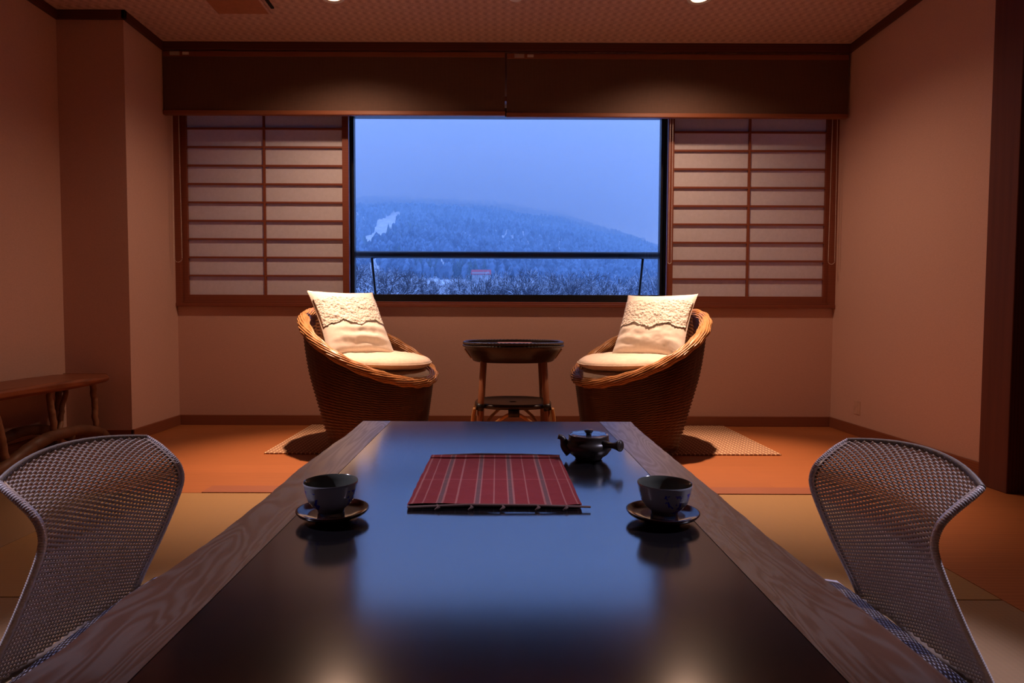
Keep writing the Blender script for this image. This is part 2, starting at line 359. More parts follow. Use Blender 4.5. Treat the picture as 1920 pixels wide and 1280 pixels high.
# railing outside
rl = thing('railing', (.05, 4.2, .70), 'glossy black horizontal railing bar outside the window', 'railing')
MB().tube([(-1.6, 0, .409), (1.6, 0, .409)], .0245, 20).obj('top_bar', M['alu'], rl)
for (xa, xb) in ((-.905, -.880), (.938, .914)):
    MB().tube([(xa, 0, .395), (xb, 0, .13), (xb + (xb - xa) * .6, 0, -.05)], .0085, 10).obj('baluster', M['alu'], rl)

# shoji screens
def shoji(x0, x1, px0, px1, mx, zs, label):
    r = thing('shoji_screen', ((x0 + x1) / 2, 3.91, .785), label, 'screen', None); cx = (x0 + x1) / 2; b = MB()
    for q in ((x0, px0), (px1, x1)): b.box(q[0] - cx, q[1] - cx, -.014, .014, 0, 1.25)
    b.box(px0 - cx, px1 - cx, -.014, .014, 0, .04).box(px0 - cx, px1 - cx, -.014, .014, 1.21, 1.25).obj('screen_frame', M['frame'], r, bevel=.001)
    b = MB().box(mx - cx - .0065, mx - cx + .0065, -.012, .002, .04, 1.21)
    for z in zs: b.box(px0 - cx, px1 - cx, -.010, .002, z - .785 - .0055, z - .785 + .0055)
    b.obj('lattice', M['muntin'], r)
    MB().box(px0 - cx, px1 - cx, .0025, .0035, .04, 1.21).obj('paper', M['paper'], r)
shoji(-1.985, -.936, -1.950, -.976, -1.466, [1.862 - .1146 * k for k in range(-1, 9)], 'left paper lattice screen beside the ski slope view')
shoji(1.068, 2.086, 1.105, 2.058, 1.578, [1.850 - .1146 * k for k in range(-1, 9)], 'right paper lattice screen beside the bare wall')

# roman shades
def shade(x0, x1, dz, chains, label):
    cx = (x0 + x1) / 2; hw = (x1 - x0) / 2; r = thing('roman_shade', (cx, 3.775, 1.90 + dz), label, 'shade', None)
    MB().box(-hw, hw, -.020, .03, .345, .375).obj('head_rail', M['blindrail'], r, bevel=.002)
    def cloth(y, zt, zb, k): return lambda u, v: (-hw + 2 * hw * u, y + .003 * math.sin(u * 9 + k) * (1 - v), zb + (zt - zb) * v)
    b = MB().grid(80, 8, cloth(-.018, .35, .02, 0)); b.grid(80, 8, cloth(-.015, .35, .02, 0), flip=True)
    b.obj('shade_cloth', M['blind'], r)
    b = MB().grid(80, 6, cloth(.004, .34, .035, 1)); b.grid(80, 6, cloth(.007, .34, .035, 1), flip=True); b.obj('shade_fold', M['blind'], r)
    MB().box(-hw - .003, hw + .003, -.024, .006, 0, .026).obj('bottom_rail', M['blindrail'], r, bevel=.004)
    MB().box(-hw + .045, -hw + .104, -.0225, -.0205, .350, .372).obj('label_plate', M['tag'], r)
    MB().box(-hw + .122, -hw + .160, -.0225, -.0205, .353, .369).obj('brand_tag', M['white'], r)
    for (xa, xb, zb) in chains:
        b = MB(); pts = []
        L = zb - (1.90 + dz); n = int((.33 - L) / .0062); xc = (xa + xb) / 2; hwid = abs(xb - xa) / 2
        for i in range(n + 1):
            z = L + hwid + (.33 - L - hwid) * i / n; k = 1 - .35 * (z - L) / (.4 - L)
            for sx in (-1, 1): pts.append((xc + sx * hwid * k, z))
        for i in range(9):
            w_ = PI * i / 8; pts.append((xc - hwid * math.cos(w_), L + hwid - hwid * math.sin(w_)))
        for (x, z) in pts:
            q = .0029; c = (x - cx, .018, z)
            b.add([(c[0] + q, c[1], c[2]), (c[0] - q, c[1], c[2]), (c[0], c[1] + q, c[2]), (c[0], c[1] - q, c[2]), (c[0], c[1], c[2] + q), (c[0], c[1], c[2] - q)],
                  [(0, 2, 4), (2, 1, 4), (1, 3, 4), (3, 0, 4), (2, 0, 5), (1, 2, 5), (3, 1, 5), (0, 3, 5)], True)
        b.obj('bead_chain', M['chain'], r)
shade(-2.013, .040, 0, [(-1.985, -1.935, 1.02)], 'dark brown woven roman shade, the left of two above the window')
shade(.052, 2.104, -.008, [(1.046, 1.066, 1.02), (2.03, 2.07, 1.02)], 'dark brown woven roman shade, the right of two above the window')

# outlet, ceiling fittings
o = MB().box(-.003, 0, -.032, .032, -.04, .04).obj('wall_outlet', M['plate'], None, 'small flat outlet plate low on the right wall', 'outlet', loc=(XR, 3.60, .165), bevel=.001)
MB().box(-.0038, -.003, -.012, .012, -.02, .02).obj('socket', M['plate'], o)
cv = thing('ceiling_hatch', (-1.372, 3.0, H), 'reddish ceiling hatch with a pale rim and a black slot', 'hatch')
MB().box(-.137, .137, -.40, .39, -.006, 0).obj('hatch_panel', M['hatch'], cv)
MB().box(-.150, -.137, -.41, .40, -.010, 0).box(.137, .150, -.41, .40, -.010, 0).box(-.137, .137, .39, .40, -.004, 0).obj('hatch_rim', M['ceiling'], cv)
MB().box(.168, .184, -.3, .33, -.008, 0).obj('slot', M['black'], cv)
sp = MB().lathe([(0, -.014), (.022, -.013), (.034, -.006), (.036, 0)], n=32).obj('smoke_detector', M['white'], None, 'small white dome on the ceiling between the two lamps', 'detector', loc=(.088, 3.22, H))

def spot(name, parent, loc, tgt, energy, size, blend, c, rad=.04):
    l = bpy.data.lights.new(name, 'SPOT'); l.energy = energy; l.spot_size = math.radians(size); l.spot_blend = blend; l.color = c; l.shadow_soft_size = rad
    o = bpy.data.objects.new(name, l); col.objects.link(o); o.parent = parent; o.location = loc
    o.rotation_euler = Vector(tgt).to_track_quat('-Z', 'Y').to_euler(); return o
def downlight(x, y, label, energy, size, blend, c, tgt=(0, 0, -1), rad=.03, wide=0):
    r = thing('downlight', (x, y, H), label, 'lamp', 'round downlights in the ceiling')
    MB().lathe([(.045, -.002), (.062, -.006), (.064, 0)], n=40).obj('trim_ring', M['white'], r)
    MB().lathe([(0, -.0015), (.045, -.0015)], n=40).obj('lens', M['glow'] if wide else M['white'], r)
    spot('downlight_beam', r, (0, 0, -.03), tgt, energy, size, blend, c, rad)
    if wide: spot('downlight_spill', r, (0, 0, -.03), (0, 0, -1), wide, 146, 1, c, rad)
    return r
WARM = (1, .61, .41)
downlight(-.85, 3.215, 'glowing round ceiling lamp above the left tub chair', 360, 52, 1, WARM, (0, -.17, -1), .03, 50)
downlight(1.03, 3.215, 'glowing round ceiling lamp above the right tub chair', 360, 52, 1, WARM, (0, -.17, -1), .03, 50)
COOL = (.80, .74, 1)  # side light inferred from cup and rim glints; its unseen fixtures are added
downlight(-1.95, 1.12, 'small white ceiling lamp above the left floor chair', 200, 31, .5, COOL, (1.30, 0, -1.97), .05)
downlight(1.95, 1.12, 'small white ceiling lamp above the right floor chair', 200, 31, .5, COOL, (-1.30, 0, -1.97), .05)

# ------------------------------------------------------------------ low table
T = thing('low_table', (0, 1.15, 0), 'long low table with black lacquered top between two live-edge wooden rails', 'table')
Y0, Y1 = .28, 2.022; zt = .35
eL = [(.28, -.462), (.57, -.462), (.64, -.458), (.748, -.464), (.826, -.452), (.973, -.445), (1.19, -.446), (1.38, -.452), (1.6, -.449), (1.78, -.442), (2.03, -.446)]
eR = [(.28, .446), (.57, .441), (.663, .442), (.852, .439), (.963, .433), (1.116, .438), (1.22, .437), (1.54, .438), (1.874, .440), (2.03, .447)]
MB().box(-.350, .337, Y0 - 1.15, Y1 - 1.15, .31, zt - .0005).obj('lacquer_top', M['lacq'], T)
def rail(e, xi):
    b = MB(); n = 120
    def fn(u, v):
        y = Y0 + (Y1 - Y0) * u; xo = lerp(e, y) + .0022 * fbm(y * 14, xi); s = 1 if xi > 0 else -1
        pr = [(xi + s * .001, zt - .045), (xi + s * .001, zt), (xo - s * .003, zt), (xo, zt - .004), (xo + s * .002 * fbm(y * 20, 3), zt - .02), (xo - s * .012, zt - .045), (xi + s * .001, zt - .045)]
        p = pr[round(v * 6)]; return (p[0], y - 1.15, p[1])
    b.grid(n, 7, fn, smooth=False, flip=xi < 0)
    for k in (0, n - 1): b.f.append(tuple(k * 7 + i for i in range(6))); b.sm.append(False)
    b.obj('side_rail', M['rail'], T)
rail(eL, -.350); rail(eR, .337)
for x in (-.36, .35):
    for y in (-.72, .78): MB().box(x - .035, x + .035, y - .035, y + .035, 0, .306).obj('leg', M['rail'], T, bevel=.004)

# ------------------------------------------------------------------ runner cloth
rn = thing('table_mat', (-.003, 1.105, zt), 'red striped woven mat with twig rods on the black tabletop', 'mat')
def rf(z):
    def fn(u, v):
        y = -.004 + .41 * v; x = (-.160 + .318 * u) * (1.0 - .012 * v + .01 * math.sin(v * PI)) + .001 * fbm(u * 3, v * 9)
        e = .006 * math.exp(-(v * 24)) * (.6 + .4 * math.sin(u * 7)); return (x, y, z + e + .0012 * fbm(u * 5, v * 7, z))
    return fn
MB().grid(60, 70, rf(.0042)).grid(60, 70, rf(.0018), flip=True).obj('cloth', M['runner'], rn)
MB().box(-.158, .156, .372, .398, .0045, .0065).obj('hem', M['runner'], rn)
for (y, z, xa, xb) in ((-.010, .006, -.158, .172), (.400, .005, -.158, .158)):
    MB().tube([(xa, y - .002, z - .001), (xa * .3, y + .001, z + .0025), (xb * .4, y + .001, z + .002), (xb, y - .001, z)], [.0022, .0026, .0024, .002], 8).obj('twig_rod', M['twig'], rn)
for x in (-.105, -.045, .012, .075, .125): MB().tube([(x, -.008, .008), (x + .004, -.014, .006), (x - .003, -.018, .002)], [.002, .003, .0015], 6).obj('knot', M['twig'], rn)

# ------------------------------------------------------------------ cups, saucers, teapot
def cup(x, y, label, rz):
    r = thing('teacup', (x, y, zt + .0135), label, 'cup', None, rz)
    pr = [(0, .001), (.018, .001), (.022, 0), (.0225, .004), (.026, .007), (.033, .013), (.039, .022), (.0425, .034), (.0452, .048), (.0462, .0515), (.0455, .0525)]
    MB().lathe(pr, n=64).obj('cup_outside', M['cup'], r)
    MB().lathe([(.0455, .0525), (.0440, .051), (.042, .043), (.039, .03), (.032, .016), (.02, .009), (0, .007)], n=64).obj('cup_inside', M['cupin'], r)
def saucer(x, y, label):
    pr = [(0, .006), (.018, .006), (.026, 0), (.030, 0), (.030, .004), (.045, .007), (.058, .0125), (.0612, .0165), (.0612, .018), (.0595, .0182), (.050, .0135), (.036, .0112), (.0, .0112)]
    MB().lathe([(p, q) for p, q in pr], n=72).obj('saucer', M['saucer'], None, label, 'saucer', loc=(x, y, zt))
saucer(-.282, 1.045, 'dark red lacquer saucer on the left side of the table'); cup(-.285, 1.045, 'blue and white teacup on the saucer left of the red mat', .4)
saucer(.284, 1.040, 'dark red lacquer saucer on the right side of the table'); cup(.287, 1.040, 'blue and white teacup on the saucer nearer the teapot', 2.3)
P = thing('teapot', (.224, 1.492, zt), 'small dark clay teapot with a flared side handle', 'teapot')
MB().lathe([(0, .002), (.030, .0), (.033, .002), (.034, .006), (.046, .014), (.0545, .026), (.057, .036), (.0525, .043), (.0488, .047), (.0485, .056), (.049, .060), (.047, .0615), (.045, .060)], n=64).obj('body', M['pot'], P)
MB().lathe([(.0462, .058), (.0455, .0615), (.041, .0600), (.026, .0590), (.0, .0590)], n=64).obj('lid', M['potlid'], P)
MB().lathe([(0, .059), (.0065, .0595), (.0065, .063), (.010, .067), (.0115, .070), (.010, .0722), (0, .0728)], n=32).obj('lid_knob', M['potlid'], P)
sp_ = crv([(-.044, 0, .022), (-.056, 0, .032), (-.061, 0, .045), (-.066, 0, .052), (-.074, 0, .0555)], 16)
MB().tube(sp_, [.019, .0175, .016, .0145, .013, .0117, .0104, .0094, .0086, .008, .0076, .0073, .007, .0068, .0068, .007], 16).obj('spout', M['pot'], P)
hd = Vector((.66, -.75, .10)).normalized(); hp = [Vector((0, 0, .038)) + hd * d for d in (.045, .056, .066, .076, .086, .092, .096, .0975, .0965, .090)]
MB().tube(hp, [.0125, .0088, .0078, .0082, .0105, .0130, .0138, .0120, .0095, .0085], 20).obj('handle', M['pot'], P)

# ------------------------------------------------------------------ wicker floor chairs (legless)
prof = crv([(.800, .085), (.782, .126), (.742, .205), (.706, .285), (.690, .330), (.690, .356), (.702, .380), (.732, .408), (.764, .431)], 120)
plen = [0]
for a, b in zip(prof, prof[1:]): plen.append(plen[-1] + (Vector((a[0], a[1])) - Vector((b[0], b[1]))).length)
PL = plen[-1]; YN, YF = .952, 1.332; YC = (YN + YF) / 2; XC = .62
def pr_at(s):
    s = max(0, min(PL, s))
    k = 1
    while k < len(plen) - 1 and plen[k] < s: k += 1
    f = (s - plen[k - 1]) / (plen[k] - plen[k - 1]); a, b = prof[k - 1], prof[k]; return a[0] + (b[0] - a[0]) * f, a[1] + (b[1] - a[1]) * f
def SF(u, v, off=0):
    """backrest surface: u 0..1 across, v 0..1 up; off along the normal"""
    e = .002; x, z = pr_at(v * PL); x2, z2 = pr_at(v * PL + .003); x1, z1 = pr_at(v * PL - .003)
    tx, tz = x2 - x1, z2 - z1; L = math.hypot(tx, tz); nx, nz = -tz / L, tx / L
    h = 1 - (2 * u - 1) ** 2; top = max(0, (v - .62) / .38)
    x += .030 * h * (.35 + .65 * v) + .012 * top * h; z += .020 * h * top * top
    c = abs(2 * u - 1); x -= 0; yy = YN + (YF - YN) * u
    if v > .9: yy += (0.5 - u) * .012 * ((v - .9) / .1) ** 2
    return Vector((x + nx * off - XC, yy - YC, z + nz * off))
def floor_chair():
    r = thing('floor_chair', (0, 0, 0), 'grey-brown woven legless chair with a curled backrest, right of the table', 'chair', 'low wicker chairs at the table')
    NW, NF = 38, 99
    b = MB()
    for j in range(NF):
        v = (j + .6) / (NF + .2); pts = []; n = NW * 2 + 1
        for i in range(n):
            u = .012 + .976 * i / (n - 1); ph = 1 if (i // 2 + j) % 2 else -1
            pts.append(SF(u, v, .0025 * ph * (1 if i % 2 == 0 else 0)))
        b.tube(pts, .0020, 5, cap=False)
    b.obj('backrest_weave', M['cane'], r)
    b = MB()
    for i in range(NW):
        u = .012 + .976 * (i + .5) / NW; b.tube([SF(u, k / 48, 0) for k in range(49)], .0013, 4, cap=False)
    b.obj('backrest_stakes', M['cane'], r)
    for nm, mt, fr in (('side_frame', 'canewrap', [SF(0, k / 60) for k in range(61)]), ('side_frame', 'canewrap', [SF(1, 1 - k / 60) for k in range(61)]), ('top_rail', 'canedark', [SF(k / 24, 1) for k in range(25)])):
        R = []   # resampled finely for the wrapped binding
        for a, c in zip(fr, fr[1:]):
            m = max(1, int((c - a).length / .0012))
            for k in range(m): R.append(a + (c - a) * (k / m))
        R.append(fr[-1])
        MB().tube(R, .0056, 8, mod=lambda i, k: 1 + .09 * math.sin(i * 2 * PI / 3.2)).obj(nm, M[mt], r)
    for (ua, ub) in ((.004, .03), (.97, .996)):   # flat bands beside the rim
        b = MB(); b.grid(3, 60, lambda u, v, ua=ua, ub=ub: SF(ua + (ub - ua) * u, v, .0028)); b.grid(3, 60, lambda u, v, ua=ua, ub=ub: SF(ua + (ub - ua) * u, v, -.0022), flip=True)
        b.obj('edge_band', M['cane'], r)
    # seat of woven cane on runners
    b = MB()
    x0, x1, y0, y1 = .40 - XC, .815 - XC, -.205, .205
    for k in range(34):
        y = y0 + (y1 - y0) * (k + .5) / 34; b.tube([(x0 + (x1 - x0) * q / 12, y, .066 + .002 * ((-1) ** (q + k))) for q in range(13)], .003, 5)
    for k in range(12):
        x = x0 + (x1 - x0) * (k + .5) / 12; b.tube([(x, y0, .066), (x, y1, .066)], .004, 6)
    b.obj('seat', M['canedark'], r)
    b = MB().tube(crv([(x0, y0, .062), (x1, y0, .062), (x1 + .005, 0, .064), (x1, y1, .062), (x0, y1, .062), (x0 - .01, 0, .062)], 40), .010, 10, closed=True); b.obj('seat_frame', M['canedark'], r)
    for y in (y0 + .02, y1 - .02):
        MB().tube(crv([(x0 + .01, y, .060), (x0 + .02, y, .014), (x0 + .06, y, .009), (x1 - .06, y, .009), (x1 - .02, y, .014), (x1 - .01, y, .060)], 30), .009, 10).obj('runner', M['canewrap'], r)
    return r
fc = floor_chair(); fc.location = (XC, YC, 0)
fc2 = copy_tree(fc, label='grey-brown woven legless chair with a curled backrest, left of the table'); fc2.location = (-XC - .016, YC, 0); fc2.rotation_euler = (0, 0, PI - .07)
def zabuton(label):
    b = MB(); n = 26
    def side(sg):
        def fn(u, v):
            a, c = 2 * u - 1, 2 * v - 1; h = ((1 - abs(a) ** 5) * (1 - abs(c) ** 5)) ** .5
            return (a * .194 * (1 - .02 * c * c), c * .215 * (1 - .02 * a * a), .024 + sg * .022 * h + (.002 * fbm(a * 3, c * 3, sg) * h))
        return fn
    b.grid(n, n, side(1)); b.grid(n, n, side(-1), flip=True)
    return b.obj('seat_cushion', M['stripe'], None, label, 'cushion', 'striped floor cushions')
z1 = zabuton('grey and blue striped cushion on the right floor chair'); z1.location = (.584, 1.165, .076)
z2 = z1.copy(); col.objects.link(z2); z2['label'] = 'grey and blue striped cushion on the left floor chair'; z2.location = (-.598, 1.165, .076); z2.rotation_euler = (0, 0, PI - .03)

# ------------------------------------------------------------------ tub chairs
NS = 46
def tub():
    r = thing('tub_chair', (0, 0, 0), 'x', 'chair', 'wicker tub chairs by the window')
    # local frame: sitter faces +x
    def zr(th): return .515 - .177 * math.cos(th) + .012 * math.cos(2 * th)
    def shell(th, t, off, w):
        z = zr(th) * t; s_ = z / .55; rr = (.243 + .112 * s_ if s_ < .6 else .3102 + .03 * (1 - math.exp(-(s_ - .6) * 3.73))) + off
        sh = -.045 * z / .55
        return Vector((sh + rr * math.cos(th), rr * math.sin(th), z))
    rows = 140
    def weave(off, sg):
        def fn(u, v):
            th = 2 * PI * u; st = math.cos(th * NS * .5 + (PI / 2 if False else 0)); row = round(v * rows)
            d = (-.0028 if row % 2 else .0014 + .0030 * st * (1 if row % 4 else -1)) + .0012 * abs(math.cos(th * NS * .25)) ** 6
            return shell(th, v, off + sg * d * 1.25, 0)
        return fn
    b = MB().grid(NS * 4, rows + 1, weave(0, 1), cu=True, flip=False)
    b.obj('outer_weave', M['wick'], r)
    def inw(u, v):
        k = round(v * 46); th = 2 * PI * u; d = .0048 * math.cos(th * NS * .5) * (1 if k % 2 else -1) - .005 * abs(math.cos(th * NS * .25)) ** 4
        return shell(th, .40 + .60 * k / 46, -.024 + d, 0)
    b = MB().grid(NS * 4, 47, inw, cu=True, flip=True)
    b.obj('inner_weave', M['wickin'], r)
    b = MB().lathe([(0, 0), (.245, 0), (.245, .004), (0, .004)], n=40); b.obj('base', M['wick'], r)
    b = MB().grid(40, 2, lambda u, v: (lambda p: Vector((p.x * v, p.y * v, .27)))(shell(2 * PI * u, .27 / .545 if 0 else min(1, .27 / zr(2 * PI * u)), -.03, 0)), cu=True); b.obj('seat_deck', M['wick'], r)
    # rim: bundle of strands running along the edge with a slow twist
    b = MB(); n = 360; K = 15
    for k in range(K):
        pts = []
        for i in range(n):
            th = 2 * PI * i / n; c = shell(th, 1, -.004, 0); rad = Vector((math.cos(th), math.sin(th), 0))
            ph = 2 * PI * k / K + th * 1.5; pu = .5 + .5 * math.cos(th * NS * .5 + k * .9)
            R_ = .0250 + .0050 * pu
            pts.append(c + rad * (R_ * 1.02 * math.cos(ph)) + Vector((0, 0, 1)) * (R_ * .85 * math.sin(ph)))
        b.tube(pts, .0040, 5, closed=True)
    b.tube([shell(2 * PI * i / 120, 1, -.004, 0) for i in range(120)], .0235, 10, closed=True)
    b.obj('braided_rim', M['wickrim'], r)
    return r
c1 = tub(); c1['label'] = 'round wicker tub chair left of the side table'
c1.location = (-.632, 3.25, .0085); c1.rotation_euler = (0, 0, math.radians(-23.5)); c1.scale = (1, 1, 1)
c2 = copy_tree(c1, label='round wicker tub chair right of the side table'); c2.location = (.708, 3.25, .0085); c2.rotation_euler = (0, 0, math.radians(180 + 23.5))
def round_cushion(name, rad, th, mat, loc, tilt, rz, label, grp, seed):
    b = MB()
    def fn(sg):
        def g(u, v):
            a = 2 * PI * u; q = math.sin(v * PI / 2) ** .8; rr = rad * q * (1 + .02 * fbm(math.cos(a) * 2, math.sin(a) * 2, seed))
            h = (1 - q ** 4) ** .55; cr = .006 * fbm(math.cos(a) * 3 * q, math.sin(a) * 3 * q, seed + 3) * h + .004 * abs(fbm(a * 3, q * 2, seed)) * q * h
            return (rr * math.cos(a), rr * math.sin(a), sg * th * .5 * h * (1 - .18 * (1 - q)) + cr)
        return g
    b.grid(64, 20, fn(1), cu=True, flip=True); b.grid(64, 20, fn(-1), cu=True)
    o = b.obj(name, mat, None, label, 'cushion', grp, loc=loc)
    o.rotation_euler = Matrix.Rotation(rz, 3, 'Z').to_euler(); o.rotation_euler = (Matrix.Rotation(rz, 3, 'Z') @ Matrix.Rotation(tilt, 3, 'Y')).to_euler()
    MB().tube([(rad * 1.005 * math.cos(2 * PI * i / 64), rad * 1.005 * math.sin(2 * PI * i / 64), 0) for i in range(64)], .003, 6, closed=True).obj('piping', mat, o)
    return o
G = 'round seat cushions in the tub chairs'
def in_chair(ch, x, y, z):
    a = ch.rotation_euler[2]; return (ch.location[0] + x * math.cos(a) - y * math.sin(a), ch.location[1] + x * math.sin(a) + y * math.cos(a), z)
for ch, s in ((c1, 'left'), (c2, 'right')):
    rz = ch.rotation_euler[2]
    round_cushion('seat_cushion', .248, .080, M['cush2'], in_chair(ch, .030, 0, .396), 0.04, rz, 'lower round cream cushion inside the %s tub chair' % s, G, 1 if s == 'left' else 5)
    round_cushion('seat_cushion', .256, .085, M['cush'], in_chair(ch, .028, 0, .462), 0.05, rz, 'upper round cream cushion inside the %s tub chair' % s, G, 2 if s == 'left' else 6)

def pillow(B, u, v, W, Hh, label, seed):
    B = Vector(B); u = Vector(u).normalized(); v = Vector(v).normalized(); n = u.cross(v).normalized()
    r = thing('pillow', B, label, 'pillow', 'lace pillows in the tub chairs')
    def P_(a, c, sg, extra=0):
        h = (max(0, 1 - abs(a) ** 3.2) * max(0, 1 - abs(c) ** 3.2)) ** .62
        pin = 1 - .07 * (1 - c * c) * 1.0; pin2 = 1 - .075 * (1 - a * a)
        t = (c + 1) / 2; wr = 0
        if t < .45: wr = .0075 * math.sin(42 * t + a * 1.2 + 1.6 * fbm(a * 1.1, t * 1.5, seed)) * (1 - t / .45) ** .5 * h * (.55 + .45 * math.sin(a * 2 + seed))
        wr += .005 * fbm(a * 3, c * 4, seed) * h
        q = u * (a * W / 2 * pin) + v * ((c * pin2 + 1) * Hh / 2) + n * (sg * (.062 * h + extra) + wr)
        return q
    N = 56
    b = MB().grid(N, N, lambda a, c: P_(2 * a - 1, 2 * c - 1, 1)); b.grid(N, N, lambda a, c: P_(2 * a - 1, 2 * c - 1, -1), flip=True)
    b.obj('cover', M['pillow'], r)
    def lf(a, c):
        A = (2 * a - 1) * .985; sc = .035 * abs(math.sin(A * 9 + 1)) + .10 * abs(A * .9 + .12 * math.sin(A * 6)) ** 1.5 * (-1) + .012 * abs(math.sin(A * 40))
        lo = -.16 - sc * 1.4 - .05 * math.cos(A * 6.5); hi = .70 + .012 * fbm(A * 6, 1)
        Cc = lo + (hi - lo) * c; e = .0045 + .0022 * noise.noise(Vector((A * 30, Cc * 30, seed))) + .002 * noise.noise(Vector((A * 11, Cc * 11, seed)))
        if c < .02: e += .001
        return P_(A, Cc, 1, e)
    b = MB().grid(150, 90, lf); b.obj('lace_panel', M['lace'], r)
    m = r.children[-1].modifiers.new('thick', 'SOLIDIFY'); m.thickness = .0015
    return r
pillow((-.70, 3.21, .487), (.72, .69, 0), (-.17, .18, .37), .40, .41, 'cream lace pillow leaning in the left tub chair', 1)
pillow((.775, 3.21, .482), (.80, -.60, 0), (.135, .18, .36), .40, .395, 'cream lace pillow leaning in the right tub chair', 4)

# ------------------------------------------------------------------ rug
MB().box(-1.30, 1.30, -.40, .40, 0, .008).obj('rug', M['rug'], None, 'brown rug with pale dashes under the tub chairs', 'rug', loc=(.13, 3.462, 0), bevel=.002)

# ------------------------------------------------------------------ side table
ST = thing('side_table', (.085, 3.30, .0085), 'small rattan side table with black tray between the tub chairs', 'table')
def oval(rx, ry, n=64, p=2.4): 
    o = []
    for i in range(n):
        a = 2 * PI * i / n; c, s = math.cos(a), math.sin(a); o.append((rx * math.copysign(abs(c) ** (2 / p), c), ry * math.copysign(abs(s) ** (2 / p), s)))
    return o
ro, ri, rb = oval(.262, .25), oval(.248, .236), oval(.205, .19)
b = MB()
def ringsurf(levels):
    n = len(levels[0][0]); V = []; 
    for (o, z) in levels: V += [(x, y, z) for x, y in o]
    Fc = [(k * n + i, k * n + (i + 1) % n, (k + 1) * n + (i + 1) % n, (k + 1) * n + i) for k in range(len(levels) - 1) for i in range(n)]
    return V, Fc
V, Fc = ringsurf([(rb, .448), (oval(.215, .20), .452), (oval(.248, .236), .505), (ro, .528), (ro, .540), (oval(.256, .244), .543), (ri, .540), (oval(.24, .228), .5365), (oval(.02, .02), .5365)])
b.add(V, Fc, True); b.f.append(tuple(range(64))[::-1]); b.sm.append(False); b.obj('tray', M['tray'], ST)
b = MB()
for (o, z, q) in ((oval(.262, .25), .547, .0075), (oval(.265, .253), .532, .006)):
    P2 = []; 
    for i in range(64):
        a, c = Vector((*o[i], z)), Vector((*o[(i + 1) % 64], z))
        for k in range(6): P2.append(a + (c - a) * (k / 6))
    b.tube(P2, q, 8, closed=True, mod=lambda i, k: 1 + .13 * math.cos(i * PI / 2))
b.obj('bound_rim', M['tray'], ST)
for sx in (-1, 1):
    MB().add([(sx * .262, -.03, .512), (sx * .226, -.03, .462), (sx * .226, .03, .462), (sx * .262, .03, .512), (sx * .259, -.03, .514), (sx * .223, -.03, .464), (sx * .223, .03, .464), (sx * .259, .03, .514)],
             [(0, 1, 2, 3), (4, 7, 6, 5), (0, 4, 5, 1), (1, 5, 6, 2), (2, 6, 7, 3), (3, 7, 4, 0)]).obj('handle_slot', M['bamboolt'], ST)  # solid pale strip, coloured for the light showing through the slot
for sx in (-1, 1):
    for sy in (-1, 1):
        MB().tube([(sx * .180, sy * .15, 0), (sx * .176, sy * .148, .12), (sx * .155, sy * .135, .49)], [.0165, .0165, .0155], 14).obj('leg', M['bamboo'], ST)
lo = oval(.205, .19, 64, 2.6)
V, Fc = ringsurf([(oval(.19, .175), .208), (lo, .214), (lo, .228), (oval(.195, .18), .235), (oval(.185, .17), .228), (oval(.02, .02), .227)])
b = MB().add(V, Fc, True); b.f.append(tuple(range(64))[::-1]); b.sm.append(False); b.obj('lower_shelf', M['tray'], ST)
for sy in (-1, 1):
    MB().tube(crv([(-.165, sy * .165, .02), (-.12, sy * .18, .115), (-.03, sy * .188, .185), (.03, sy * .188, .185), (.12, sy * .18, .115), (.165, sy * .165, .02)], 30), .009, 10).obj('arch', M['bamboolt'], ST)
    MB().tube([(-.028, sy * .19, .193), (.028, sy * .19, .193)], .019, 10).obj('wrapping', M['binding'], ST)
    for sx in (-1, 1):
        MB().tube(crv([(sx * .193, sy * .10, .0), (sx * .207, sy * .105, .06), (sx * .212, sy * .11, .145), (sx * .20, sy * .12, .21)], 16), .010, 10).obj('side_brace', M['bamboolt'], ST)
        MB().tube([(sx * .176, sy * .15, .205), (sx * .168, sy * .152, .236)], .021, 12).obj('joint_binding', M['binding'], ST)
b = MB().box(-.095, .095, -.13, .08, 0, .0025).box(-.09, .098, -.12, .09, .0025, .005); b.obj('leaflet', M['leaflet'], None, 'pinkish paper leaflet lying on the black tray', 'leaflet', loc=(.092, 3.36, .5455))

# ------------------------------------------------------------------ bench
BN = thing('bench', (-2.2, 2.7, 0), 'rustic wooden slab bench on branch legs by the left wall', 'bench')
b = MB()
def bf(u, v):
    y = 1.85 + (3.305 - 1.85) * u; tp = 1 - .25 * max(0, (u - .93) / .07) ** 2
    xo = lerp([(1.85, -2.10), (2.6, -2.085), (2.9, -2.07), (3.1, -2.04), (3.24, -2.045), (3.31, -2.10)], y) + .006 * fbm(y * 4, 2); xi = -2.365 + (.03 if u > .97 else 0)
    th = .048 * (1 - .35 * max(0, (u - .75) / .25)); pr = [(xi, .378 - th), (xi, .378), (xo - .012, .378), (xo, .366), (xo - .004, .378 - th * .7), (xo - .022, .378 - th), (xi, .378 - th)]
    p = pr[round(v * 6)]; return (p[0] + 2.2, y - 2.7, p[1] + .003 * fbm(y * 3, v * 2))
b.grid(60, 7, bf, smooth=False)
for k in (0, 59): b.f.append(tuple(k * 7 + i for i in range(6))); b.sm.append(False)
b.obj('slab_seat', M['bench'], BN, bevel=.003)
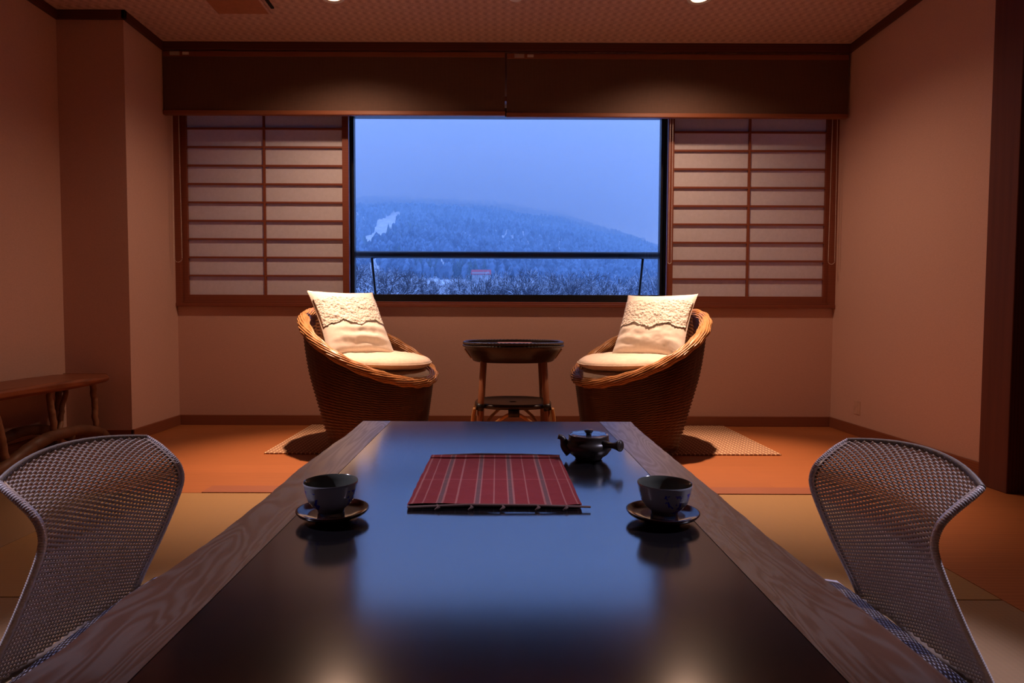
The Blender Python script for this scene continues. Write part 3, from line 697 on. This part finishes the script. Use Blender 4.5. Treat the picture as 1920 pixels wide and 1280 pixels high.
def branch(pts, rr, mat, name, n=24, seed=0):
    P_ = crv(pts, n); rad = [lerp([(i / (len(rr) - 1), q) for i, q in enumerate(rr)], k / (n - 1)) * (1 + .12 * fbm(k * .5, seed)) for k in range(n)]
    P_ = [p + Vector((.006 * fbm(k * .3, seed), .006 * fbm(k * .3, seed + 9), 0)) for k, p in enumerate(P_)]
    MB().tube([p - Vector((-2.2, 2.7, 0)) for p in P_], rad, 12).obj(name, mat, BN)
branch([(-2.115, 2.925, .11), (-2.12, 2.915, .22), (-2.125, 2.905, .335)], [.014, .015, .013], M['branch'], 'leg', seed=1)
branch([(-2.115, 3.225, .085), (-2.118, 3.222, .2), (-2.12, 3.215, .340)], [.013, .015, .014], M['branch'], 'leg', seed=2)
branch([(-2.11, 2.62, .05), (-2.11, 2.59, .2), (-2.12, 2.56, .338)], [.019, .018, .017], M['branch'], 'leg', seed=3)
branch([(-2.11, 2.05, .02), (-2.11, 2.05, .2), (-2.12, 2.06, .335)], [.018, .018, .017], M['branch'], 'leg', seed=4)
branch([(-2.31, 3.20, .012), (-2.30, 3.20, .2), (-2.28, 3.20, .34)], [.015, .016, .015], M['root'], 'leg', seed=5)
branch([(-2.14, 2.985, .085), (-2.18, 3.06, .19), (-2.22, 3.16, .335)], [.010, .012, .013], M['branch'], 'brace', seed=6)
branch([(-2.08, 2.42, .024), (-2.09, 2.58, .045), (-2.10, 2.72, .088), (-2.11, 2.88, .118), (-2.12, 3.10, .112), (-2.12, 3.24, .078), (-2.13, 3.33, .030)], [.022, .026, .028, .028, .026, .026, .022], M['root'], 'base_root', 50, 7)
branch([(-2.30, 2.45, .026), (-2.30, 2.75, .10), (-2.30, 2.98, .13), (-2.30, 3.2, .085), (-2.30, 3.30, .03)], [.024, .025, .026, .024, .022], M['root'], 'base_root', 40, 8)

# ------------------------------------------------------------------ outdoors
rng = np.random.RandomState(3)
crest = [(-900, 172), (-210, 166), (-120, 165), (0, 158), (90, 142), (170, 118), (233, 97), (330, 66), (900, 40)]
def Hh(x, y):
    if y < 75: return -6 - .03 * (75 - y)
    xc = x * 900 / max(y, 150); t = (y - 75) / 825; c = lerp(crest, xc)
    if t > 1: return c * max(0, 1 - (t - 1) * 1.2) + 6 * noise.noise(Vector((x * .012, y * .012, 1)))
    return -6 + (c + 6) * t ** 1.22 + (9 * noise.noise(Vector((x * .014, y * .014, 1))) + 2.2 * noise.noise(Vector((x * .04, y * .04, 5)))) * min(1, t * 3) * (1 - .7 * max(0, t - .8) / .2)
def ray_ground(px, py):
    d = F * 1153.248 + Rt * (px - 933.618) + U * (640 - py); d = d / d.y; y = 60
    while y < 1000:
        if d.z * y + .7 < Hh(d.x * y, y): return d.x * y, y
        y += 4
    return d.x * 1000, 1000
# world-space outlines of the snow fields (x, y on the hillside)
SLOPE = [(-88.1, 396.0), (-93.8, 448.0), (-104.5, 532.0), (-117.8, 648.0), (-117.3, 688.0), (-109.7, 696.0), (-102.0, 640.0), (-91.4, 544.0), (-80.7, 468.0), (-76.3, 432.0), (-83.8, 440.0), (-78.8, 392.0), (-74.0, 356.0), (-77.7, 356.0)]
CLEAR = [[(-30, 220), (-23.4, 206), (-15.1, 188), (-8, 176), (0, 168), (2, 150), (-13, 150), (-19.9, 176)], [(-52.9, 252.0), (-50.7, 252.0), (-45.2, 240.0), (-36.1, 196.0), (-33, 150), (-38, 150), (-41.0, 184.0), (-46.0, 224.0)]]
def inside(x, y, poly):
    r = False
    for (a, b_), (c, d) in zip(poly, poly[1:] + poly[:1]):
        if (b_ > y) != (d > y) and x < (c - a) * (y - b_) / (d - b_) + a: r = not r
    return r
ys = np.concatenate([np.linspace(8, 70, 6), np.linspace(75, 1150, 150)]); nx = 110
b = MB(); b.grid(len(ys), nx, lambda u, v: (lambda y: (lambda x: (x, y, Hh(x, y)))((v - .5) * (y * 1.5 + 60)))(float(ys[round(u * (len(ys) - 1))])), flip=True)
def mk_snow():
    t = NT('snowy_ground'); n = t.noise(t.coord(), .12, 6, .7); t.base(t.ramp(n, [(.35, (.55, .60, .66)), (.6, (.85, .88, .92))]), .9); return t.m
b.obj('mountain_terrain', mk_snow(), kind='structure')
def mk_forest(name, dark, light):
    t = NT(name); a = t.node('ShaderNodeAttribute'); a.attribute_name = 'tone'; n = t.noise(t.coord(), .9, 5, .75); n2 = t.noise(t.coord((1, .3, 1)), .03, 4, .6)
    f = t.math('ADD', t.math('MULTIPLY', a.outputs['Fac'], .6), t.math('ADD', t.math('MULTIPLY', n, .3), t.math('MULTIPLY', t.math('SUBTRACT', n2, .3), .9))); t.base(t.ramp(f, [(.2, dark), (.95, light)]), .95); return t.m
M['forest'] = mk_forest('frosted_forest', (.015, .035, .065), (.16, .25, .38))
M['conifer'] = mk_forest('conifer_green', (.012, .045, .04), (.16, .24, .24))
def blob(V, Fc, T, x, y, z, w, h, tone, con=False):
    b0 = len(V); n = 5
    if con:
        for k in range(n):
            a = 2 * PI * k / n + tone * 6; V.append((x + w * math.cos(a), y + w * math.sin(a), z + h * .12))
        V.append((x, y, z + h)); 
        for k in range(n): Fc.append((b0 + k, b0 + (k + 1) % n, b0 + n))
    else:
        for lv, (q, hz) in enumerate(((.35, .05), (1, .45), (.75, .8))):
            for k in range(n):
                a = 2 * PI * (k + .5 * lv) / n + tone * 6; j = .75 + .5 * rng.rand(); V.append((x + w * q * j * math.cos(a), y + w * q * j * math.sin(a), z + h * hz * (.9 + .2 * rng.rand())))
        V.append((x, y, z + h))
        for lv in range(2):
            for k in range(n): Fc.append((b0 + lv * n + k, b0 + lv * n + (k + 1) % n, b0 + (lv + 1) * n + (k + 1) % n, b0 + (lv + 1) * n + k))
        for k in range(n): Fc.append((b0 + 2 * n + k, b0 + 2 * n + (k + 1) % n, b0 + 3 * n))
    T += [tone] * (len(V) - b0)
def forest(name, pts, mat, label, con):
    V, Fc, T = [], [], []
    for (x, y, w, h) in pts: blob(V, Fc, T, x, y, Hh(x, y) - .5, w, h, float(rng.rand()), con)
    me = bpy.data.meshes.new(name); me.from_pydata(V, [], Fc); me.update(); at = me.attributes.new('tone', 'FLOAT', 'POINT'); at.data.foreach_set('value', T); me.materials.append(mat)
    o = bpy.data.objects.new(name, me); col.objects.link(o); return tag(o, label, 'forest', None, 'stuff')
pts = []
while len(pts) < 21000:
    y = 215 + 765 * rng.rand() ** .95; x = (rng.rand() - .5) * (y * .75 + 40)
    if any(inside(x * k, y * k, c) for c in [SLOPE] + CLEAR for k in (1, 1.03, 1.06, 1.1)): continue
    s = (.7 + .6 * rng.rand()) * (.55 + .45 * min(1, y / 600)); pts.append((x, y, 1.5 * s, 7.5 * s))
forest('hillside_forest', pts, M['forest'], 'frosted bare forest covering the misty mountainside', False)
pts = []
for (cx_, cy_, sx_, sy_, n_) in ((-88, 385, 7, 6, 30), (-68, 405, 4, 12, 35), (-81, 345, 8, 4, 20), (-60, 440, 12, 10, 40)):
    for _ in range(n_):
        x, y = cx_ + sx_ * rng.randn() * .6, cy_ + sy_ * rng.randn() * .6; s = .7 + .5 * rng.rand(); pts.append((x, y, 1.5 * s, 7.5 * s))
forest('distant_conifers', pts, M['conifer'], 'distant dark conifers along the foot of the white ski slope', True)

# conifers on the near slope, each its own tree
def conifer_mesh(seed):
    rr = random.Random(seed); b = MB(); b.tube([(0, 0, 0), (0, 0, .97)], [.018, .004], 6); T = [0.1] * len(b.v)
    L = 15
    for i in range(L):
        z = .10 + .88 * i / L; R_ = .21 * (1 - z) ** .85 + .012; n = 13
        for k in range(n):
            a = 2 * PI * (k + rr.random()) / n; q = R_ * (.75 + .5 * rr.random()); w_ = .5 * 2 * PI / n * 1.1
            b.add([(0, 0, z + .05), (q * math.cos(a - w_), q * math.sin(a - w_), z - .015), (q * 1.12 * math.cos(a), q * 1.12 * math.sin(a), z - .04 + .02 * rr.random()), (q * math.cos(a + w_), q * math.sin(a + w_), z - .015)], [(0, 1, 2), (0, 2, 3)])
            tn = rr.random(); T += [tn, tn, tn, tn]
    return b, T
protos = []
for sd in range(3):
    b, T_ = conifer_mesh(sd); o = b.obj('snowy_conifer', M['conifer']); a_ = o.data.attributes.new('tone', 'FLOAT', 'POINT'); a_.data.foreach_set('value', T_); protos.append(o)
cs = []
for i in range(46):
    f = i / 45; y = 262 - 58 * f + rng.randn() * 6; x = (742 + 165 * f - 934) / 1153 * y + rng.randn() * 1.5
    cs.append((x, y, 5.2 + 2.6 * rng.rand()))
for i, (x, y, h) in enumerate(cs):
    o = protos[i] if i < 3 else protos[i % 3].copy()
    if i >= 3: col.objects.link(o)
    o.location = (x, y, Hh(x, y) - .4); o.scale = (h, h, h); o.rotation_euler = (0, 0, rng.rand() * 6)
    tag(o, 'dark green snow-dusted conifer in the dense row above the bare trees', 'tree', 'conifers behind the bare trees')

# bare snow-dusted trees
def mk_bark():
    t = NT('bare_branches_with_snow'); g = t.node('ShaderNodeNewGeometry'); s = t.sep(g.outputs['Normal']); n = t.noise(t.coord(), 9, 4, .7)
    f = t.math('ADD', s[2], t.math('MULTIPLY', t.math('SUBTRACT', n, .5), 1.6)); t.base(t.ramp(f, [(.25, (.035, .03, .035)), (.42, (.72, .76, .82))]), .9); return t.m
M['bark'] = mk_bark()
def bare_mesh(seed):
    rr = random.Random(seed); V, Fc = [], []
    def seg(a, c, r0, r1):
        d = (c - a).normalized(); x = d.orthogonal().normalized(); y = d.cross(x); b0 = len(V)
        for (p, q) in ((a, r0), (c, r1)):
            for k in range(3): w_ = 2 * PI * k / 3; V.append(tuple(p + x * (q * math.cos(w_)) + y * (q * math.sin(w_))))
        for k in range(3): Fc.append((b0 + k, b0 + (k + 1) % 3, b0 + 3 + (k + 1) % 3, b0 + 3 + k))
    def grow(p, d, L, r, lv):
        m = 2 if lv > 1 else 1; q = p
        for i in range(m):
            d2 = (d + Vector((rr.gauss(0, .13), rr.gauss(0, .13), rr.gauss(0, .08)))).normalized(); e = q + d2 * (L / m); seg(q, e, r * (1 - .25 * i / m), r * (1 - .25 * (i + 1) / m)); q = e; d = d2
            if lv > 0 and i < m - 1 and lv < 6: side(q, d, L, r, lv)
        if lv == 0: return
        for k in range(3 if lv > 1 else 4):
            side(q, d, L, r, lv)
    def side(q, d, L, r, lv):
        ax = d.orthogonal().normalized(); ax.rotate(Matrix.Rotation(rr.random() * 6.28, 3, d)); nd = (d + ax * rr.uniform(.45, 1.0)).normalized(); nd.z += .12
        grow(q, nd.normalized(), L * rr.uniform(.62, .82), r * .58, lv - 1)
    grow(Vector((0, 0, 0)), Vector((rr.gauss(0, .05), rr.gauss(0, .05), 1)), .24, .019, 5)
    b = MB(); b.add(V, Fc); return b
bp = [bare_mesh(k + 20).obj('bare_tree', M['bark']) for k in range(4)]
spots = []
for (px, Y, top) in ((690, 95, 494), (722, 88, 500), (752, 110, 506), (780, 98, 510), (805, 120, 512), (765, 105, 504), (796, 112, 508), (826, 105, 512), (850, 125, 518), (874, 110, 508), (896, 96, 515), (912, 110, 513), (884, 118, 514), (922, 104, 505), (948, 104, 508), (968, 112, 500), (990, 100, 505), (1010, 118, 498), (1032, 104, 504), (1052, 115, 500), (1072, 102, 506), (1095, 112, 502), (1115, 100, 506), (1140, 118, 514), (700, 130, 490), (735, 140, 498), (1215, 120, 490), (1190, 135, 510), (672, 120, 480), (1165, 110, 530)):
    x = (px - 934) / 1153 * Y; zt_ = .7 + (591 - top) / 1153 * Y; spots.append((x, Y, zt_))
for i, (x, y, zt_) in enumerate(spots):
    o = bp[i] if i < 4 else bp[i % 4].copy()
    if i >= 4: col.objects.link(o)
    g_ = Hh(x, y) - .3; h = (zt_ - g_); mh = max(v.co.z for v in o.data.vertices) if i < 4 else bp[i % 4]['mh']
    if i < 4: o['mh'] = mh
    s = h / mh; o.location = (x, y, g_); o.scale = (s, s, s); o.rotation_euler = (0, 0, rng.rand() * 6)
    tag(o, 'bare snow-dusted tree in the nearest belt below the railing bar', 'tree', 'bare trees outside the window')
for o in bp: del o['mh']
for o in col.objects:
    if 'mh' in o: del o['mh']

# red-roofed building
xb, yb = -5.0, 190.0; zb = .7 + (591 - 512) / 1153 * yb
LB = thing('lodge', (xb, yb, Hh(xb, yb)), 'low white building with a long red roof among the trees', 'building', None, -.06)
hb = zb - Hh(xb, yb)
MB().box(-2.7, 2.7, -2, 2, 0, hb + .1).obj('wall', M['ext'], LB)
MB().add([(-3, -2.4, hb - .6), (3, -2.4, hb - .6), (3, 0, hb + 1.0), (-3, 0, hb + 1.0), (-3, 2.4, hb - .6), (3, 2.4, hb - .6)], [(0, 1, 2, 3), (3, 2, 5, 4), (0, 3, 4), (1, 5, 2)]).obj('roof', plain('red_roof', (.50, .035, .03), .6), LB)

# mist: real volumes in front of and over the mountain
def vol(name, dens, c, an=0):
    m = bpy.data.materials.new(name); m.use_nodes = True; n = m.node_tree.nodes; n.clear(); o = n.new('ShaderNodeOutputMaterial'); s = n.new('ShaderNodeVolumeScatter')
    s.inputs['Color'].default_value = (*c, 1); s.inputs['Density'].default_value = dens; s.inputs['Anisotropy'].default_value = an; m.node_tree.links.new(s.outputs[0], o.inputs['Volume']); return m
MB().box(-900, 900, 60, 1300, -60, 420).obj('valley_mist', vol('mist', .0016, (.42, .67, 1.0)), None, 'blue winter mist filling the valley air', 'mist', None, 'stuff')
def cl(u, v):
    th = 2 * PI * u; ph = PI * v; k = 1 + .22 * noise.noise(Vector((math.cos(th) * 1.6, math.sin(th) * 1.6, ph * 1.3)))
    return (430 * k * max(0, math.sin(ph)) ** .45 * math.cos(th), 820 + 170 * k * max(0, math.sin(ph)) ** .45 * math.sin(th), 203 + 95 * k * math.cos(ph) - .05 * 430 * max(0, math.sin(ph)) ** .45 * math.cos(th))
MB().grid(40, 24, cl, cu=True, flip=True).obj('low_cloud', vol('cloud', .010, (.86, .92, 1.0)), None, 'low cloud hiding the middle of the mountain ridge', 'cloud', None, 'stuff')

# sky
wd = bpy.data.worlds.new('dusk_sky'); scn.world = wd; wd.use_nodes = True; n = wd.node_tree.nodes; l = wd.node_tree.links
tc = n.new('ShaderNodeTexCoord'); mp = n.new('ShaderNodeMapping'); mp.inputs['Scale'].default_value = (1, 1, 2.2); ns = n.new('ShaderNodeTexNoise'); ns.inputs['Scale'].default_value = 3.2; ns.inputs['Detail'].default_value = 4; ns.inputs['Roughness'].default_value = .45
rp = n.new('ShaderNodeValToRGB'); rp.color_ramp.elements[0].position = .3; rp.color_ramp.elements[0].color = (.175, .34, .97, 1); rp.color_ramp.elements[1].position = .75; rp.color_ramp.elements[1].color = (.235, .40, 1.0, 1)
l.new(tc.outputs['Generated'], mp.inputs[0]); l.new(mp.outputs[0], ns.inputs['Vector']); l.new(ns.outputs['Fac'], rp.inputs[0]); l.new(rp.outputs[0], n['Background'].inputs[0]); n['Background'].inputs[1].default_value = 2.1
